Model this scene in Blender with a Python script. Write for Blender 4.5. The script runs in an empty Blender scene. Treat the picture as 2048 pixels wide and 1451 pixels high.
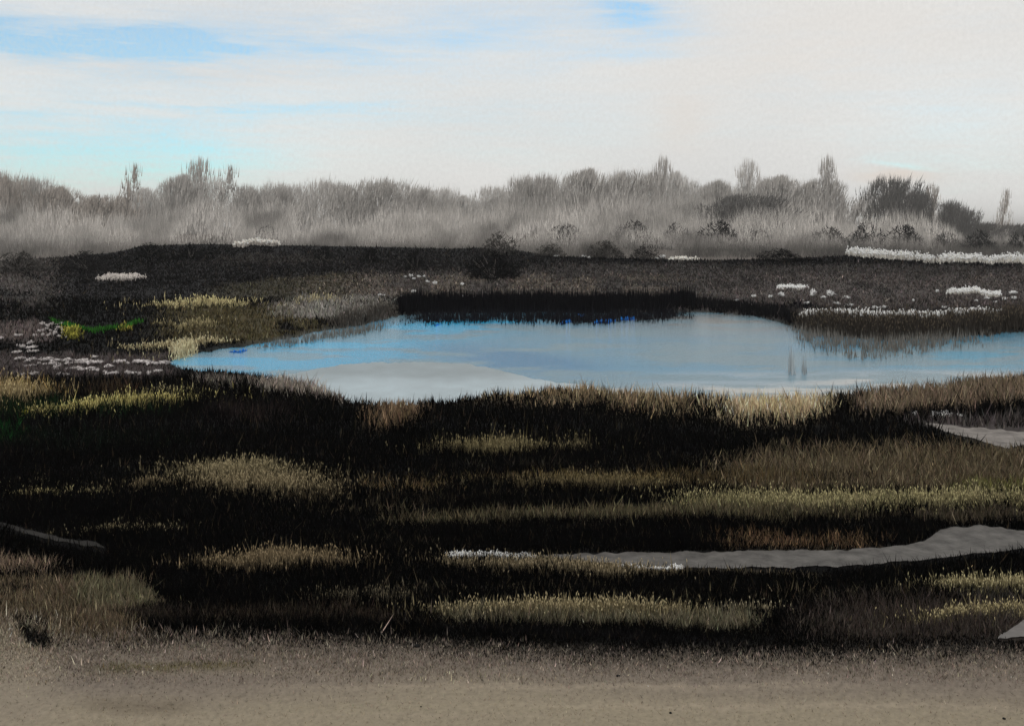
import bpy, math, random
import numpy as np
from math import radians, sin, cos, pi

# ---------------------------------------------------------------- camera, sky, sun, exposure
S = bpy.context.scene
COL = S.collection
F, CX, HZ, H = 1991.0, 1024.0, 455.0, 4.0      # focal length in photo pixels, centre column, horizon row, eye height (m)
cam_d = bpy.data.cameras.new('camera'); cam = bpy.data.objects.new('camera', cam_d); COL.objects.link(cam)
cam_d.sensor_width = 36.0; cam_d.lens = 36.0 * F / 2048.0
cam_d.shift_y = -(725.5 - HZ) / 2048.0
cam_d.clip_start = 0.1; cam_d.clip_end = 20000
cam.location = (0, 0, H); cam.rotation_euler = (radians(90), 0, 0)
S.camera = cam

SUN_EL, SUN_AZ = 38.0, -150.0                   # high, soft, from behind the viewer's left
world = bpy.data.worlds.new('World'); S.world = world; world.use_nodes = True
wt = world.node_tree; wt.nodes.clear(); WN = wt.nodes.new; WL = wt.links.new
def wmath(op, a, b=None, c=None):
    n = WN('ShaderNodeMath'); n.operation = op
    for i, v in enumerate((a, b, c)):
        if v is None: continue
        if isinstance(v, (int, float)): n.inputs[i].default_value = v
        else: WL(v, n.inputs[i])
    return n.outputs[0]
def wmix(f, a, b):
    n = WN('ShaderNodeMix'); n.data_type = 'RGBA'
    if isinstance(f, (int, float)): n.inputs[0].default_value = f
    else: WL(f, n.inputs[0])
    for s, v in ((6, a), (7, b)):
        if isinstance(v, tuple): n.inputs[s].default_value = (*v, 1)
        else: WL(v, n.inputs[s])
    return n.outputs[2]
tc = WN('ShaderNodeTexCoord'); sep = WN('ShaderNodeSeparateXYZ'); WL(tc.outputs['Generated'], sep.inputs[0])
az = wmath('ARCTAN2', sep.outputs[0], sep.outputs[1]); el = wmath('ARCSINE', sep.outputs[2])
comb = WN('ShaderNodeCombineXYZ'); WL(az, comb.inputs[0]); WL(el, comb.inputs[1])
def wnoise(sx, sy, scale, detail=4, rough=0.6, off=0.0):
    m = WN('ShaderNodeMapping'); m.inputs['Scale'].default_value = (sx, sy, 1); m.inputs['Location'].default_value = (off, off * 1.7, off)
    WL(comb.outputs[0], m.inputs[0])
    n = WN('ShaderNodeTexNoise'); n.inputs['Scale'].default_value = scale; n.inputs['Detail'].default_value = detail
    n.inputs['Roughness'].default_value = rough; WL(m.outputs[0], n.inputs[0])
    return n.outputs[0]
n_wisp = wnoise(1, 5, 5.0, 6, 0.62)
n_fine = wnoise(1.3, 1, 230.0, 3, 0.7, 3.1)
n_big = wnoise(1, 2.2, 2.4, 3, 0.5, 8.3)
azw = wmath('ADD', az, wmath('MULTIPLY', wmath('SUBTRACT', n_wisp, 0.5), 0.10))
elw = wmath('ADD', el, wmath('MULTIPLY', wmath('SUBTRACT', n_wisp, 0.5), 0.045))
def blob(x, y, rx, ry, a, tilt=0.0):
    A = math.atan((x - CX) / F); E = math.atan((HZ - y) / F * cos(A))
    dx = wmath('SUBTRACT', azw, A); dy = wmath('SUBTRACT', elw, E)
    if tilt: dy = wmath('ADD', dy, wmath('MULTIPLY', dx, tilt))
    u = wmath('MULTIPLY', dx, F / rx); v = wmath('MULTIPLY', dy, F / ry)
    r2 = wmath('MULTIPLY_ADD', u, u, wmath('MULTIPLY', v, v))
    return wmath('MULTIPLY', wmath('EXPONENT', wmath('MULTIPLY', r2, -1.0)), a)
blue = None
for b in ((20, 92, 260, 26, 1.05, .05), (170, 70, 330, 30, .75, .03), (380, 90, 320, 26, .35), (1270, 14, 95, 22, 1.0), (1290, 62, 90, 28, .5), (1250, 115, 130, 16, .34),
          (110, 310, 330, 75, .85), (380, 300, 170, 70, .5), (430, 216, 260, 5, .55, -.01), (640, 212, 170, 6, .4), (90, 228, 130, 5, .3), (620, 70, 520, 60, .42), (420, 200, 560, 60, .25), (1000, 60, 300, 60, .25),
          (1820, 325, 46, 9, .38, .22), (1000, 250, 300, 60, .16), (1900, 240, 140, 90, .16)):
    o = blob(*b); blue = o if blue is None else wmath('ADD', blue, o)
streak = WN('ShaderNodeMapRange'); WL(n_wisp, streak.inputs[0])
for k, v in ((1, .50), (2, .80), (3, 0.0), (4, .45)): streak.inputs[k].default_value = v
blue = wmath('ADD', blue, wmath('MULTIPLY', streak.outputs[0], 0.35))
grain = wmath('MULTIPLY_ADD', wmath('SUBTRACT', n_fine, 0.5), 1.1, 1.0)
n_str = wnoise(1, 9, 7.0, 6, 0.66, 5.5); sr = WN('ShaderNodeMapRange'); WL(n_str, sr.inputs[0])
for k, v in ((1, .34), (2, .66), (3, .35), (4, 1.35)): sr.inputs[k].default_value = v
blue = wmath('MULTIPLY', blue, sr.outputs[0])
blue = wmath('MULTIPLY', wmath('MINIMUM', blue, 1.0), wmath('MULTIPLY', grain, 0.66)); blue.node.use_clamp = True
peach = wmath('ADD', blob(1790, 352, 75, 17, .8), blob(1355, 245, 60, 55, .4)); peach = wmath('ADD', peach, blob(1560, 90, 420, 90, .22)); peach = wmath('ADD', peach, blob(420, 140, 420, 24, .35)); peach.node.use_clamp = True
sky = WN('ShaderNodeTexSky'); sky.sky_type = 'NISHITA'; sky.sun_disc = False
sky.sun_elevation = radians(SUN_EL); sky.sun_rotation = radians(SUN_AZ); sky.air_density = 1.0; sky.dust_density = 0.4; sky.ozone_density = 3.0
STR = 0.1
cloud = wmix(n_big, (6.7, 6.75, 6.7), (8.9, 8.75, 8.4))
gm = WN('ShaderNodeMix'); gm.data_type = 'RGBA'; gm.blend_type = 'MULTIPLY'; gm.inputs[0].default_value = 1.0
gv = wmath('MULTIPLY_ADD', wmath('SUBTRACT', n_fine, 0.5), 0.24, 1.0)
gc = WN('ShaderNodeCombineXYZ'); [WL(gv, gc.inputs[i]) for i in range(3)]
WL(cloud, gm.inputs[6]); WL(gc.outputs[0], gm.inputs[7])
tint = WN('ShaderNodeMix'); tint.data_type = 'RGBA'; tint.blend_type = 'MULTIPLY'; tint.inputs[0].default_value = 1.0
WL(sky.outputs[0], tint.inputs[6]); tint.inputs[7].default_value = (0.93, 1.47, 1.53, 1)
c1 = wmix(peach, gm.outputs[2], (7.9, 6.9, 6.1))
c2 = wmix(blue, c1, tint.outputs[2])
bg = WN('ShaderNodeBackground'); bg.inputs[1].default_value = STR; WL(c2, bg.inputs[0])
wo = WN('ShaderNodeOutputWorld'); WL(bg.outputs[0], wo.inputs[0])

sun_d = bpy.data.lights.new('sun', 'SUN'); sun_d.energy = 0.6; sun_d.angle = radians(20); sun_d.color = (1, .96, .9)
sun = bpy.data.objects.new('sun', sun_d); COL.objects.link(sun)
sun.rotation_euler = (radians(90 - SUN_EL), 0, radians(180 - SUN_AZ)); sun.location = (0, -20, 60)

S.view_settings.view_transform = 'Standard'; S.view_settings.look = 'None'; S.view_settings.exposure = 0; S.view_settings.gamma = 1
S.view_settings.use_curve_mapping = False
S.cycles.use_denoising = True; S.cycles.denoiser = 'OPENIMAGEDENOISE'; S.cycles.denoising_prefilter = 'ACCURATE'
S.cycles.max_bounces = 5; S.cycles.diffuse_bounces = 2; S.cycles.glossy_bounces = 2; S.cycles.volume_bounces = 0; S.cycles.transparent_max_bounces = 4

# ---------------------------------------------------------------- helpers
R = np.random.default_rng(7)
def lin(c):
    c = np.asarray(c, float) / 255.0
    return np.where(c <= .04045, c / 12.92, ((c + .055) / 1.055) ** 2.4)
def vnoise(x, y, seed=0):
    xi = np.floor(x).astype(np.int64); yi = np.floor(y).astype(np.int64); fx = x - xi; fy = y - yi
    fx = fx * fx * (3 - 2 * fx); fy = fy * fy * (3 - 2 * fy)
    def h(a, b):
        n = (a * 374761393 + b * 668265263 + seed * 974711) & 0xffffffff
        n = ((n ^ (n >> 13)) * 1274126177) & 0xffffffff
        return ((n ^ (n >> 16)) & 0xffff) / 65535.0
    return (h(xi, yi) * (1 - fx) + h(xi + 1, yi) * fx) * (1 - fy) + (h(xi, yi + 1) * (1 - fx) + h(xi + 1, yi + 1) * fx) * fy
def fbm(x, y, seed=0, o=4):
    s = 0; a = .5; t = 0
    for i in range(o):
        s = s + a * vnoise(x * 2 ** i, y * 2 ** i, seed + i * 17); t += a; a *= .55
    return s / t
def sm(t):
    t = np.clip(t, 0, 1); return t * t * (3 - 2 * t)
def itp(p, x):
    return np.interp(x, [q[0] for q in p], [q[1] for q in p])

CREST = [(-9000, 530), (-800, 530), (0, 521), (120, 514), (230, 505), (285, 491), (400, 488), (600, 491), (780, 494), (900, 497), (960, 495), (1040, 501),
         (1100, 512), (1250, 516), (1400, 520), (1550, 518), (1690, 511), (1800, 520), (2048, 527), (2900, 530), (11000, 530)]
def depth(y):
    y = np.asarray(y, float)
    return np.where(y >= 600, H * F / np.maximum(y - HZ, 20), 55 + (600 - y) * .45 - .06)
def P(x, y):
    """world point of the land seen at photo column x, row y (rows at and below the ridge crest)"""
    x = np.asarray(x, float); d = depth(y); z = np.where(np.asarray(y) >= 600, 0.0, H - (np.asarray(y) - HZ) * d / F)
    return np.stack(np.broadcast_arrays((x - CX) / F * d, d, z), -1)
def px(x, y): return tuple(float(v) for v in P(x, y))
def mpp(y): return depth(y) / F                                   # metres per photo pixel at row y

FAR = [(-900, 900), (330, 720), (345, 708), (400, 694), (480, 684), (560, 670), (640, 654), (720, 641), (800, 622), (900, 617), (1100, 615), (1300, 617), (1400, 615),
       (1500, 622), (1580, 640), (1650, 660), (1750, 668), (1900, 664), (2048, 652), (2500, 640), (3200, 640)]
NEAR = [(-900, 700), (330, 722), (345, 730), (370, 742), (470, 746), (520, 752), (620, 775), (700, 804), (760, 811), (880, 808), (1000, 790), (1130, 780), (1200, 786), (1350, 797),
        (1480, 802), (1600, 802), (1750, 788), (1900, 772), (2048, 752), (2500, 735), (3200, 735)]
def pond(x, y):
    """signed rows inside the pond outline (>0 inside)"""
    n = (fbm(x / 22, y / 14, 5, 3) - .5) * 9
    return np.minimum(y - itp(FAR, x), itp(NEAR, x) - y) + n
def relief(x, y):
    p = P(x, y); X, Y = p[..., 0], p[..., 1]
    return (fbm(X * 1.1, Y * 1.1, 31, 3) - .5) * .10 * np.clip(Y / 18, .35, 2.0)

def hill(x, d):
    """rise of the land far behind the ridge, lower towards the right"""
    z = np.interp(d, [130, 200, 300, 450, 650, 900, 1500, 3000, 9000], [-3, -3, -1.5, 0.5, 2.5, 3.5, 4, 4, 0])
    k = 1 - .9 * sm((np.asarray(x, float) - 1760) / 190); return -3 + (z + 3) * k + 0.0
TRACKS = []
def track_mask(x, y):
    m = np.zeros(np.broadcast(x, y).shape)
    for top, bot in TRACKS:
        inside = (x >= top[0][0]) & (x <= top[-1][0])
        m = np.maximum(m, np.where(inside, np.clip(np.minimum(y - itp(top, x), itp(bot, x) - y) / 2 + 1, 0, 1), 0))
    return m
PATH = ([(1080, 1112), (1200, 1107), (1500, 1103), (1700, 1100), (1815, 1092), (1850, 1080), (1866, 1073), (1880, 1062), (1905, 1056), (1960, 1053), (2048, 1060), (2300, 1070), (3200, 1080)],
        [(1080, 1114), (1200, 1128), (1330, 1135), (1500, 1137), (1700, 1133), (1850, 1120), (2048, 1097), (2300, 1094), (3200, 1100)])
SPUR = ([(1835, 842), (1880, 850), (1960, 858), (2048, 862), (2300, 866), (3200, 868)], [(1835, 843), (1900, 866), (1960, 882), (2017, 896), (2048, 890), (2300, 880), (3200, 876)])
VERGE = ([(1996, 1276), (2020, 1258), (2048, 1238), (2150, 1205), (3200, 1190)], [(1996, 1277), (2048, 1274), (2300, 1262), (3200, 1240)])
TRAIL = ([(-200, 990), (0, 1047), (60, 1060), (120, 1076), (190, 1085), (215, 1096)], [(-200, 1000), (0, 1052), (60, 1068), (120, 1084), (190, 1094), (215, 1099)])
TRACKS += [PATH, SPUR, VERGE, TRAIL]

# land cover: each entry says what grows (its colour, seen in soft light) between two rows of the photograph
BASE = (7, 7, 7)
ZONES = []
def Z(top, bot, c, st=6, sb=6, se=30, a=1.0, blot=0.0, amp=5):
    ZONES.append((top, bot, lin(c), st * 1.5, sb * 1.5, se * 1.4, a, blot, amp))
def B(x0, x1, y0, y1, c, **k): Z([(x0, y0), (x1, y0)], [(x0, y1), (x1, y1)], c, **k)
# ridge and the brown field behind the pond
B(-900, 3000, 470, 605, (17, 16, 17), st=1, sb=4)
B(-900, 170, 500, 640, (64, 60, 58), blot=.35, sb=30, se=90, a=.9)
B(640, 1480, 525, 600, (60, 56, 54), st=26, se=120, a=.9)
B(1000, 3000, 518, 640, (50, 47, 46), st=14, sb=8, se=140, a=.9)
B(-900, 3000, 478, 530, (20, 20, 22), st=1, sb=14, a=.35, blot=.5)
Z([(380, 572), (500, 556), (700, 540), (760, 545)], [(380, 600), (500, 606), (700, 606), (760, 600)], (48, 45, 36), st=8, sb=8, se=70, a=.85)
Z([(190, 592), (300, 574), (500, 552), (760, 531)], [(190, 598), (300, 584), (500, 562), (760, 540)], (6, 6, 7), se=40, a=.9)
B(500, 1500, 540, 598, (84, 77, 70), st=14, sb=6, se=200, a=.6, blot=.45)
B(1350, 3000, 535, 625, (74, 68, 66), st=14, sb=8, se=120, a=.55, blot=.45)
B(330, 760, 500, 536, (44, 41, 39), st=10, sb=10, se=120, a=.6, blot=.45)
Z([(200, 508), (290, 492), (420, 490), (520, 496)], [(200, 548), (290, 535), (420, 522), (520, 508)], (4, 4, 5), se=60, a=.9)
Z([(560, 492), (760, 494), (900, 498), (960, 502)], [(560, 500), (760, 512), (900, 510), (960, 508)], (4, 4, 5), se=60, a=.9)
Z([(910, 520), (950, 530), (985, 532), (1030, 522), (1060, 508)], [(910, 530), (950, 556), (985, 562), (1030, 550), (1060, 520)], (6, 6, 7), st=5, sb=5, se=14, a=.95)
Z([(600, 534), (740, 530), (900, 536)], [(600, 540), (740, 538), (900, 541)], (8, 8, 9), se=80, a=.8)
Z([(1060, 506), (1250, 514), (1400, 520), (1700, 514), (2048, 528), (3000, 530)], [(1060, 516), (1250, 526), (1400, 532), (1700, 532), (2048, 538), (3000, 540)], (7, 7, 9), st=2, sb=8, se=60, a=.9)
Z([(1340, 612), (1480, 606), (1620, 606), (1680, 612)], [(1340, 622), (1480, 620), (1620, 628), (1680, 628)], (9, 9, 13), se=40, a=.9)
Z([(-900, 560), (0, 570), (300, 598), (420, 592)], [(-900, 640), (0, 640), (300, 640), (420, 606)], (6, 6, 6), st=12, sb=14, se=70, a=.75, blot=.3)
# left bank
B(270, 700, 606, 690, (66, 60, 42), st=8, sb=10, se=90, a=.8, blot=.35)
B(500, 720, 596, 645, (98, 94, 88), st=12, sb=10, se=60, a=.8, blot=.2)
B(560, 810, 588, 640, (104, 101, 96), st=8, sb=6, se=50, a=.85)
B(-900, 140, 638, 690, (80, 72, 70), st=10, sb=12, se=50, a=.8, blot=.3)
B(-900, 380, 700, 768, (62, 56, 55), st=10, sb=10, se=50, a=.9, blot=.15)
B(-900, 230, 762, 806, (128, 110, 74), st=14, sb=8, se=190, a=.9)
B(120, 330, 768, 800, (52, 42, 32), st=6, sb=6, se=80, a=.7)
B(340, 540, 746, 790, (100, 94, 88), st=8, sb=20, se=70, a=.7, blot=.3)
Z([(480, 752), (560, 756), (720, 790)], [(480, 782), (560, 800), (720, 815)], (124, 116, 108), st=5, sb=12, se=40, a=.9)
B(-900, 460, 806, 850, (16, 30, 16), st=4, sb=20, se=220, a=.8)
B(-900, 110, 838, 890, (16, 48, 20), st=16, sb=20, se=90, a=.6, blot=.3)
B(-900, 520, 850, 920, (9, 15, 10), st=20, sb=30, se=240, a=.6)
B(360, 640, 806, 860, (30, 25, 24), st=10, sb=16, se=90, a=.7, blot=.4)
# near bank of the pond
Z([(690, 790), (800, 790), (900, 785)], [(690, 885), (760, 880), (830, 858), (900, 825)], (100, 84, 66), st=6, sb=24, se=80, a=.85)
Z([(830, 790), (1000, 772), (1130, 766), (1200, 770), (1420, 790)], [(830, 822), (1000, 824), (1130, 836), (1250, 850), (1420, 862)], (122, 108, 86), st=4, sb=46, se=50, a=.85)
Z([(1380, 786), (1480, 795), (1600, 795), (1700, 790)], [(1380, 856), (1480, 868), (1600, 866), (1700, 850)], (160, 145, 118), st=5, sb=34, se=50, a=.95)
Z([(1660, 780), (1800, 775), (1900, 764), (2048, 746), (3000, 740)], [(1660, 850), (1800, 842), (1900, 832), (2048, 822), (3000, 822)], (100, 88, 74), st=5, sb=18, se=60, a=.85)
B(1395, 1490, 800, 870, (14, 13, 11), st=10, sb=10, se=30, a=.6)
B(1650, 1720, 806, 850, (12, 11, 10), st=8, sb=8, se=26, a=.75, blot=.3)
Z([(1780, 838), (1900, 834), (2048, 830), (3000, 830)], [(1780, 846), (1900, 862), (2048, 868), (3000, 868)], (66, 61, 60), st=6, sb=4, se=40, a=.8, blot=.4)
# right-hand meadow
Z([(1330, 900), (1500, 880), (1800, 862), (3000, 890)], [(1330, 985), (1500, 1000), (1800, 1000), (3000, 1000)], (82, 73, 58), st=40, sb=20, se=160, a=.9)
B(1560, 1790, 945, 975, (34, 29, 23), st=8, sb=8, se=60, a=.6, blot=.4)
B(1850, 3000, 955, 1000, (84, 82, 50), st=14, sb=12, se=90, a=.7)
Z([(1240, 1000), (1500, 990), (1900, 990), (3000, 985)], [(1240, 1040), (1500, 1040), (1900, 1030), (3000, 1020)], (112, 106, 78), st=10, sb=22, se=140, a=.9)
B(1800, 3000, 1016, 1052, (62, 56, 46), st=10, sb=8, se=60, a=.8)
Z([(700, 1035), (900, 1022), (1300, 1005), (1800, 1010)], [(700, 1075), (900, 1056), (1300, 1052), (1800, 1052)], (76, 70, 54), st=10, sb=16, se=120, a=.85)
B(1360, 1860, 1056, 1100, (82, 66, 50), st=26, sb=4, se=110, a=.65, blot=.4)
# strips in the black moor
Z([(640, 945), (900, 945), (1400, 935), (1700, 935)], [(640, 965), (900, 972), (1400, 985), (1700, 985)], (70, 60, 42), st=14, sb=16, se=80, a=.6, blot=.35)
B(660, 960, 962, 992, (96, 82, 58), st=8, sb=12, se=80, a=.55, blot=.4)
B(1000, 1400, 948, 978, (92, 80, 52), st=8, sb=12, se=90, a=.7, blot=.2)
Z([(420, 985), (700, 985), (720, 985)], [(420, 1000), (700, 1035), (720, 1035)], (60, 54, 42), st=6, sb=20, se=80, a=.5, blot=.5)
B(820, 1200, 925, 945, (44, 40, 34), st=6, sb=6, se=90, a=.4, blot=.5)
# foreground, left
B(-900, 200, 1108, 1160, (112, 98, 84), st=10, sb=24, se=150, a=.85)
B(-900, 330, 1140, 1300, (86, 76, 62), st=24, sb=20, se=70, a=.9, blot=.12)
Z([(130, 1152), (200, 1155), (260, 1164), (330, 1195)], [(130, 1235), (200, 1232), (260, 1228), (330, 1225)], (88, 83, 66), st=4, sb=18, se=26, a=.9)
B(200, 420, 1210, 1262, (40, 35, 31), st=12, sb=20, se=70, a=.8, blot=.2)
B(330, 900, 1205, 1262, (44, 38, 32), st=14, sb=20, se=100, a=.6, blot=.45)
# foreground, middle and right
Z([(840, 1216), (1100, 1216), (1420, 1218), (1560, 1222)], [(840, 1252), (1100, 1256), (1420, 1268), (1560, 1272)], (88, 83, 68), st=6, sb=14, se=60, a=.9)
B(1500, 3000, 1165, 1300, (54, 48, 44), st=50, sb=30, se=160, a=.85)
B(1880, 3000, 1176, 1212, (52, 49, 45), st=6, sb=8, se=60, a=.6)
# the bare brown flat at the bottom
Z([(-900, 1230), (0, 1240), (420, 1238), (800, 1252), (1200, 1276), (1600, 1275), (2048, 1268), (3000, 1260)], [(-900, 4000), (3000, 4000)], (106, 97, 88), st=56, sb=10, se=10)
Z([(-900, 1330), (400, 1360), (900, 1320), (1500, 1350), (2048, 1360), (3000, 1360)], [(-900, 4000), (3000, 4000)], (124, 115, 99), st=60, sb=10, se=10)
B(140, 560, 1318, 1350, (80, 74, 52), st=10, sb=14, se=70, a=.7, blot=.25)
B(130, 420, 1385, 1440, (92, 83, 71), st=12, sb=20, se=60, a=.6, blot=.3)
B(900, 1500, 1252, 1288, (14, 13, 14), st=10, sb=14, se=130, a=.0)
Z([(820, 1246), (1000, 1248), (1250, 1262), (1500, 1278), (1560, 1284)], [(820, 1266), (1000, 1276), (1250, 1292), (1500, 1300), (1560, 1300)], (16, 15, 16), st=8, sb=14, se=100, a=.9)
B(-900, 170, 1215, 1470, (120, 111, 98), st=30, sb=30, se=90, a=.85, blot=.2)
B(-900, 90, 1170, 1200, (16, 14, 13), st=8, sb=12, se=30, a=.75, blot=.3)
Z([(20, 1228), (60, 1262), (110, 1275)], [(20, 1246), (60, 1300), (110, 1306)], (12, 12, 12), st=6, sb=10, se=16, a=.9)
B(20, 130, 1215, 1300, (30, 27, 24), st=20, sb=20, se=40, a=.6, blot=.3)
for _y, _g, _x in ((1345, 112, 300), (1372, 140, 1100), (1398, 118, 700), (1412, 142, 1500), (1432, 128, 500)):
    B(_x - 700, _x + 800, _y - 10, _y + 10, (_g, _g * .92, _g * .81), st=9, sb=9, se=300, a=.5, blot=.2)
zr = random.Random(11)
for _ in range(46):                                                   # thin drifts of dead sedge in the moor
    x = zr.uniform(150, 2000) if zr.random() < .35 else zr.uniform(700, 2000); y = zr.uniform(905, 1240); L = zr.uniform(120, 420); t = zr.uniform(4, 10); sl = zr.uniform(-10, 10); g = zr.uniform(46, 92)
    Z([(x - L, y - t - sl), (x + L, y - t + sl)], [(x - L, y + t - sl), (x + L, y + t + sl)], (g, g * .9, g * .72), st=7, sb=8, se=L * .5, a=zr.uniform(.18, .5), blot=zr.uniform(.1, .45))
ALB = 1.45
def cover(x, y, dither=None):
    """albedo of the land cover at photo (x, y)"""
    x = np.asarray(x, float); y = np.asarray(y, float)
    c = np.empty(x.shape + (3,)); c[:] = lin(BASE)
    nb = fbm(x / 60, y / 16, 77, 4); ne = fbm(x / 34, y / 20, 55, 4) - .5; nf = vnoise(x / 5, y / 7, 99)
    for k, (top, bot, col, st, sb, se, a, blot, amp) in enumerate(ZONES):
        yy = y + ne * amp * 3
        al = a * sm((yy - itp(top, x)) / st) * sm((itp(bot, x) - yy) / sb) * sm((x - top[0][0]) / se + .0) * sm((top[-1][0] - x) / se)
        if blot: al = al * sm((vnoise(x / 55 + k * 9.1, y / 15, 300 + k) * .6 + nb * .4 - blot * .75) / .22 + .5)
        if dither is not None: al = (dither(k) * .8 + nf * .2 < al).astype(float)
        else: al = np.clip(al * (1.25 - .5 * nf), 0, 1)
        c = c * (1 - al[..., None]) + col * al[..., None]
    return c * ALB

def attr_mat(name, rough=.9, spec=.1, bump=0.0, bscale=30.0, vary=0.0, subs=0.0):
    m = bpy.data.materials.new(name); m.use_nodes = True; t = m.node_tree; b = t.nodes['Principled BSDF']
    a = t.nodes.new('ShaderNodeAttribute'); a.attribute_name = 'Col'
    b.inputs['Roughness'].default_value = rough; b.inputs['Specular IOR Level'].default_value = spec
    src = a.outputs[0]
    if vary or bump:
        tcn = t.nodes.new('ShaderNodeTexCoord'); n = t.nodes.new('ShaderNodeTexNoise'); n.inputs['Scale'].default_value = bscale; n.inputs['Detail'].default_value = 8; n.inputs['Roughness'].default_value = .7
        t.links.new(tcn.outputs['Object'], n.inputs[0])
        if vary:
            mr = t.nodes.new('ShaderNodeMapRange'); mr.inputs[1].default_value = .25; mr.inputs[2].default_value = .75; mr.inputs[3].default_value = 1 - vary; mr.inputs[4].default_value = 1 + vary
            t.links.new(n.outputs[0], mr.inputs[0]); mx = t.nodes.new('ShaderNodeVectorMath'); mx.operation = 'SCALE'
            t.links.new(src, mx.inputs[0]); t.links.new(mr.outputs[0], mx.inputs[3]); src = mx.outputs[0]
        if bump:
            bp = t.nodes.new('ShaderNodeBump'); bp.inputs['Strength'].default_value = bump; bp.inputs['Distance'].default_value = .03
            t.links.new(n.outputs[0], bp.inputs['Height']); t.links.new(bp.outputs[0], b.inputs['Normal'])
    t.links.new(src, b.inputs['Base Color'])
    return m
def flat_mat(name, c, rough=.85, spec=.15, vary=.25, scale=8.0, bump=.3):
    m = bpy.data.materials.new(name); m.use_nodes = True; t = m.node_tree; b = t.nodes['Principled BSDF']
    b.inputs['Roughness'].default_value = rough; b.inputs['Specular IOR Level'].default_value = spec
    tcn = t.nodes.new('ShaderNodeTexCoord'); n = t.nodes.new('ShaderNodeTexNoise'); n.inputs['Scale'].default_value = scale; n.inputs['Detail'].default_value = 9; n.inputs['Roughness'].default_value = .68
    t.links.new(tcn.outputs['Object'], n.inputs[0])
    cr = t.nodes.new('ShaderNodeValToRGB'); c = np.asarray(c, float)
    cr.color_ramp.elements[0].position = .3; cr.color_ramp.elements[1].position = .72
    cr.color_ramp.elements[0].color = (*np.clip(c * (1 - vary), 0, 1), 1); cr.color_ramp.elements[1].color = (*np.clip(c * (1 + vary), 0, 1), 1)
    t.links.new(n.outputs[0], cr.inputs[0]); t.links.new(cr.outputs[0], b.inputs['Base Color'])
    if bump:
        bp = t.nodes.new('ShaderNodeBump'); bp.inputs['Strength'].default_value = bump; bp.inputs['Distance'].default_value = .02
        t.links.new(n.outputs[0], bp.inputs['Height']); t.links.new(bp.outputs[0], b.inputs['Normal'])
    return m
M_GROUND = attr_mat('peat_ground', bump=.45, bscale=18, vary=.22)
M_GRASS = attr_mat('grass_blades', rough=.8, spec=.0)
M_TWIG = attr_mat('bare_twigs', rough=.9, spec=.0)
M_BARK = flat_mat('grey_bark', (.16, .145, .135), scale=3)

def mesh_obj(name, v, faces, mat, cols=None, parent=None, smooth=False):
    """v (n,3); faces (m,k) index array; cols (n,3) point colours"""
    me = bpy.data.meshes.new(name); faces = np.asarray(faces, np.int32); k = faces.shape[1]
    me.vertices.add(len(v)); me.vertices.foreach_set('co', np.asarray(v, np.float32).ravel())
    me.loops.add(faces.size); me.loops.foreach_set('vertex_index', faces.ravel())
    me.polygons.add(len(faces)); me.polygons.foreach_set('loop_start', np.arange(0, faces.size, k, dtype=np.int32))
    if smooth: me.polygons.foreach_set('use_smooth', np.ones(len(faces), bool))
    me.update(calc_edges=True)
    if cols is not None:
        at = me.attributes.new('Col', 'FLOAT_COLOR', 'POINT'); cc = np.ones((len(v), 4), np.float32); cc[:, :3] = cols
        at.data.foreach_set('color', cc.ravel())
    me.materials.append(mat)
    o = bpy.data.objects.new(name, me); COL.objects.link(o)
    if parent: o.parent = parent
    return o
def tag(o, label=None, cat=None, group=None, kind=None):
    if label: o['label'] = label
    if cat: o['category'] = cat
    if group: o['group'] = group
    if kind: o['kind'] = kind
    return o
def empty(name, loc=(0, 0, 0)):
    o = bpy.data.objects.new(name, None); o.empty_display_size = .2; COL.objects.link(o); o.location = loc; return o
def grid_faces(nr, nc):
    i = np.arange(nr - 1)[:, None] * nc + np.arange(nc - 1)[None]
    return np.stack([i, i + 1, i + nc + 1, i + nc], -1).reshape(-1, 4)
def blades(base, h, w, lean, cols, face=.7, rng=R):
    """one tapering triangle per blade"""
    n = len(base); a = rng.normal(0, face, n); s = np.stack([np.cos(a), np.sin(a), np.zeros(n)], -1) * (w / 2)[:, None]
    up = np.zeros((n, 3)); up[:, 2] = h; up[:, :2] = rng.normal(0, 1, (n, 2)) * (lean * h)[:, None]
    v = np.stack([base - s, base + s, base + up], 1).reshape(-1, 3)
    return v, np.arange(3 * n).reshape(-1, 3), np.repeat(cols, 3, 0)
def speck(n, s, rng=R): return np.exp(rng.normal(0, s, n))[:, None]

# ---------------------------------------------------------------- the land
xs = np.unique(np.concatenate([np.linspace(-9000, -1200, 12), np.arange(-1200, -200, 8), np.arange(-200, 2250, 3.2), np.arange(2250, 3250, 8), np.linspace(3250, 11000, 12)]))
y_front = np.concatenate([np.arange(0, 1, 1 / 46)])
y_rest = np.concatenate([np.arange(600, 900, 2.2), np.arange(900, 1500, 4.0), np.arange(1500, 1800, 20)])
rows = []
cr = itp(CREST, xs)
for d in (9000, 3000, 1500, 1100, 900, 750, 650, 540, 450, 370, 300, 220, 170, 140):
    rows.append((np.stack([(xs - CX) / F * d, np.full_like(xs, d), hill(xs, d)], -1), np.tile(lin((92, 86, 81)) * 1.2, (len(xs), 1))))
pc = P(xs, cr)
for t in (.66, .33, .12):
    q = pc.copy(); dd = pc[:, 1] + t * 26; q[:, 1] = dd; q[:, 0] = (xs - CX) / F * dd; q[:, 2] = pc[:, 2] - (pc[:, 2] + 3) * t ** 1.2 - .05
    rows.append((q, np.tile(lin((50, 47, 45)), (len(xs), 1))))
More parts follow.
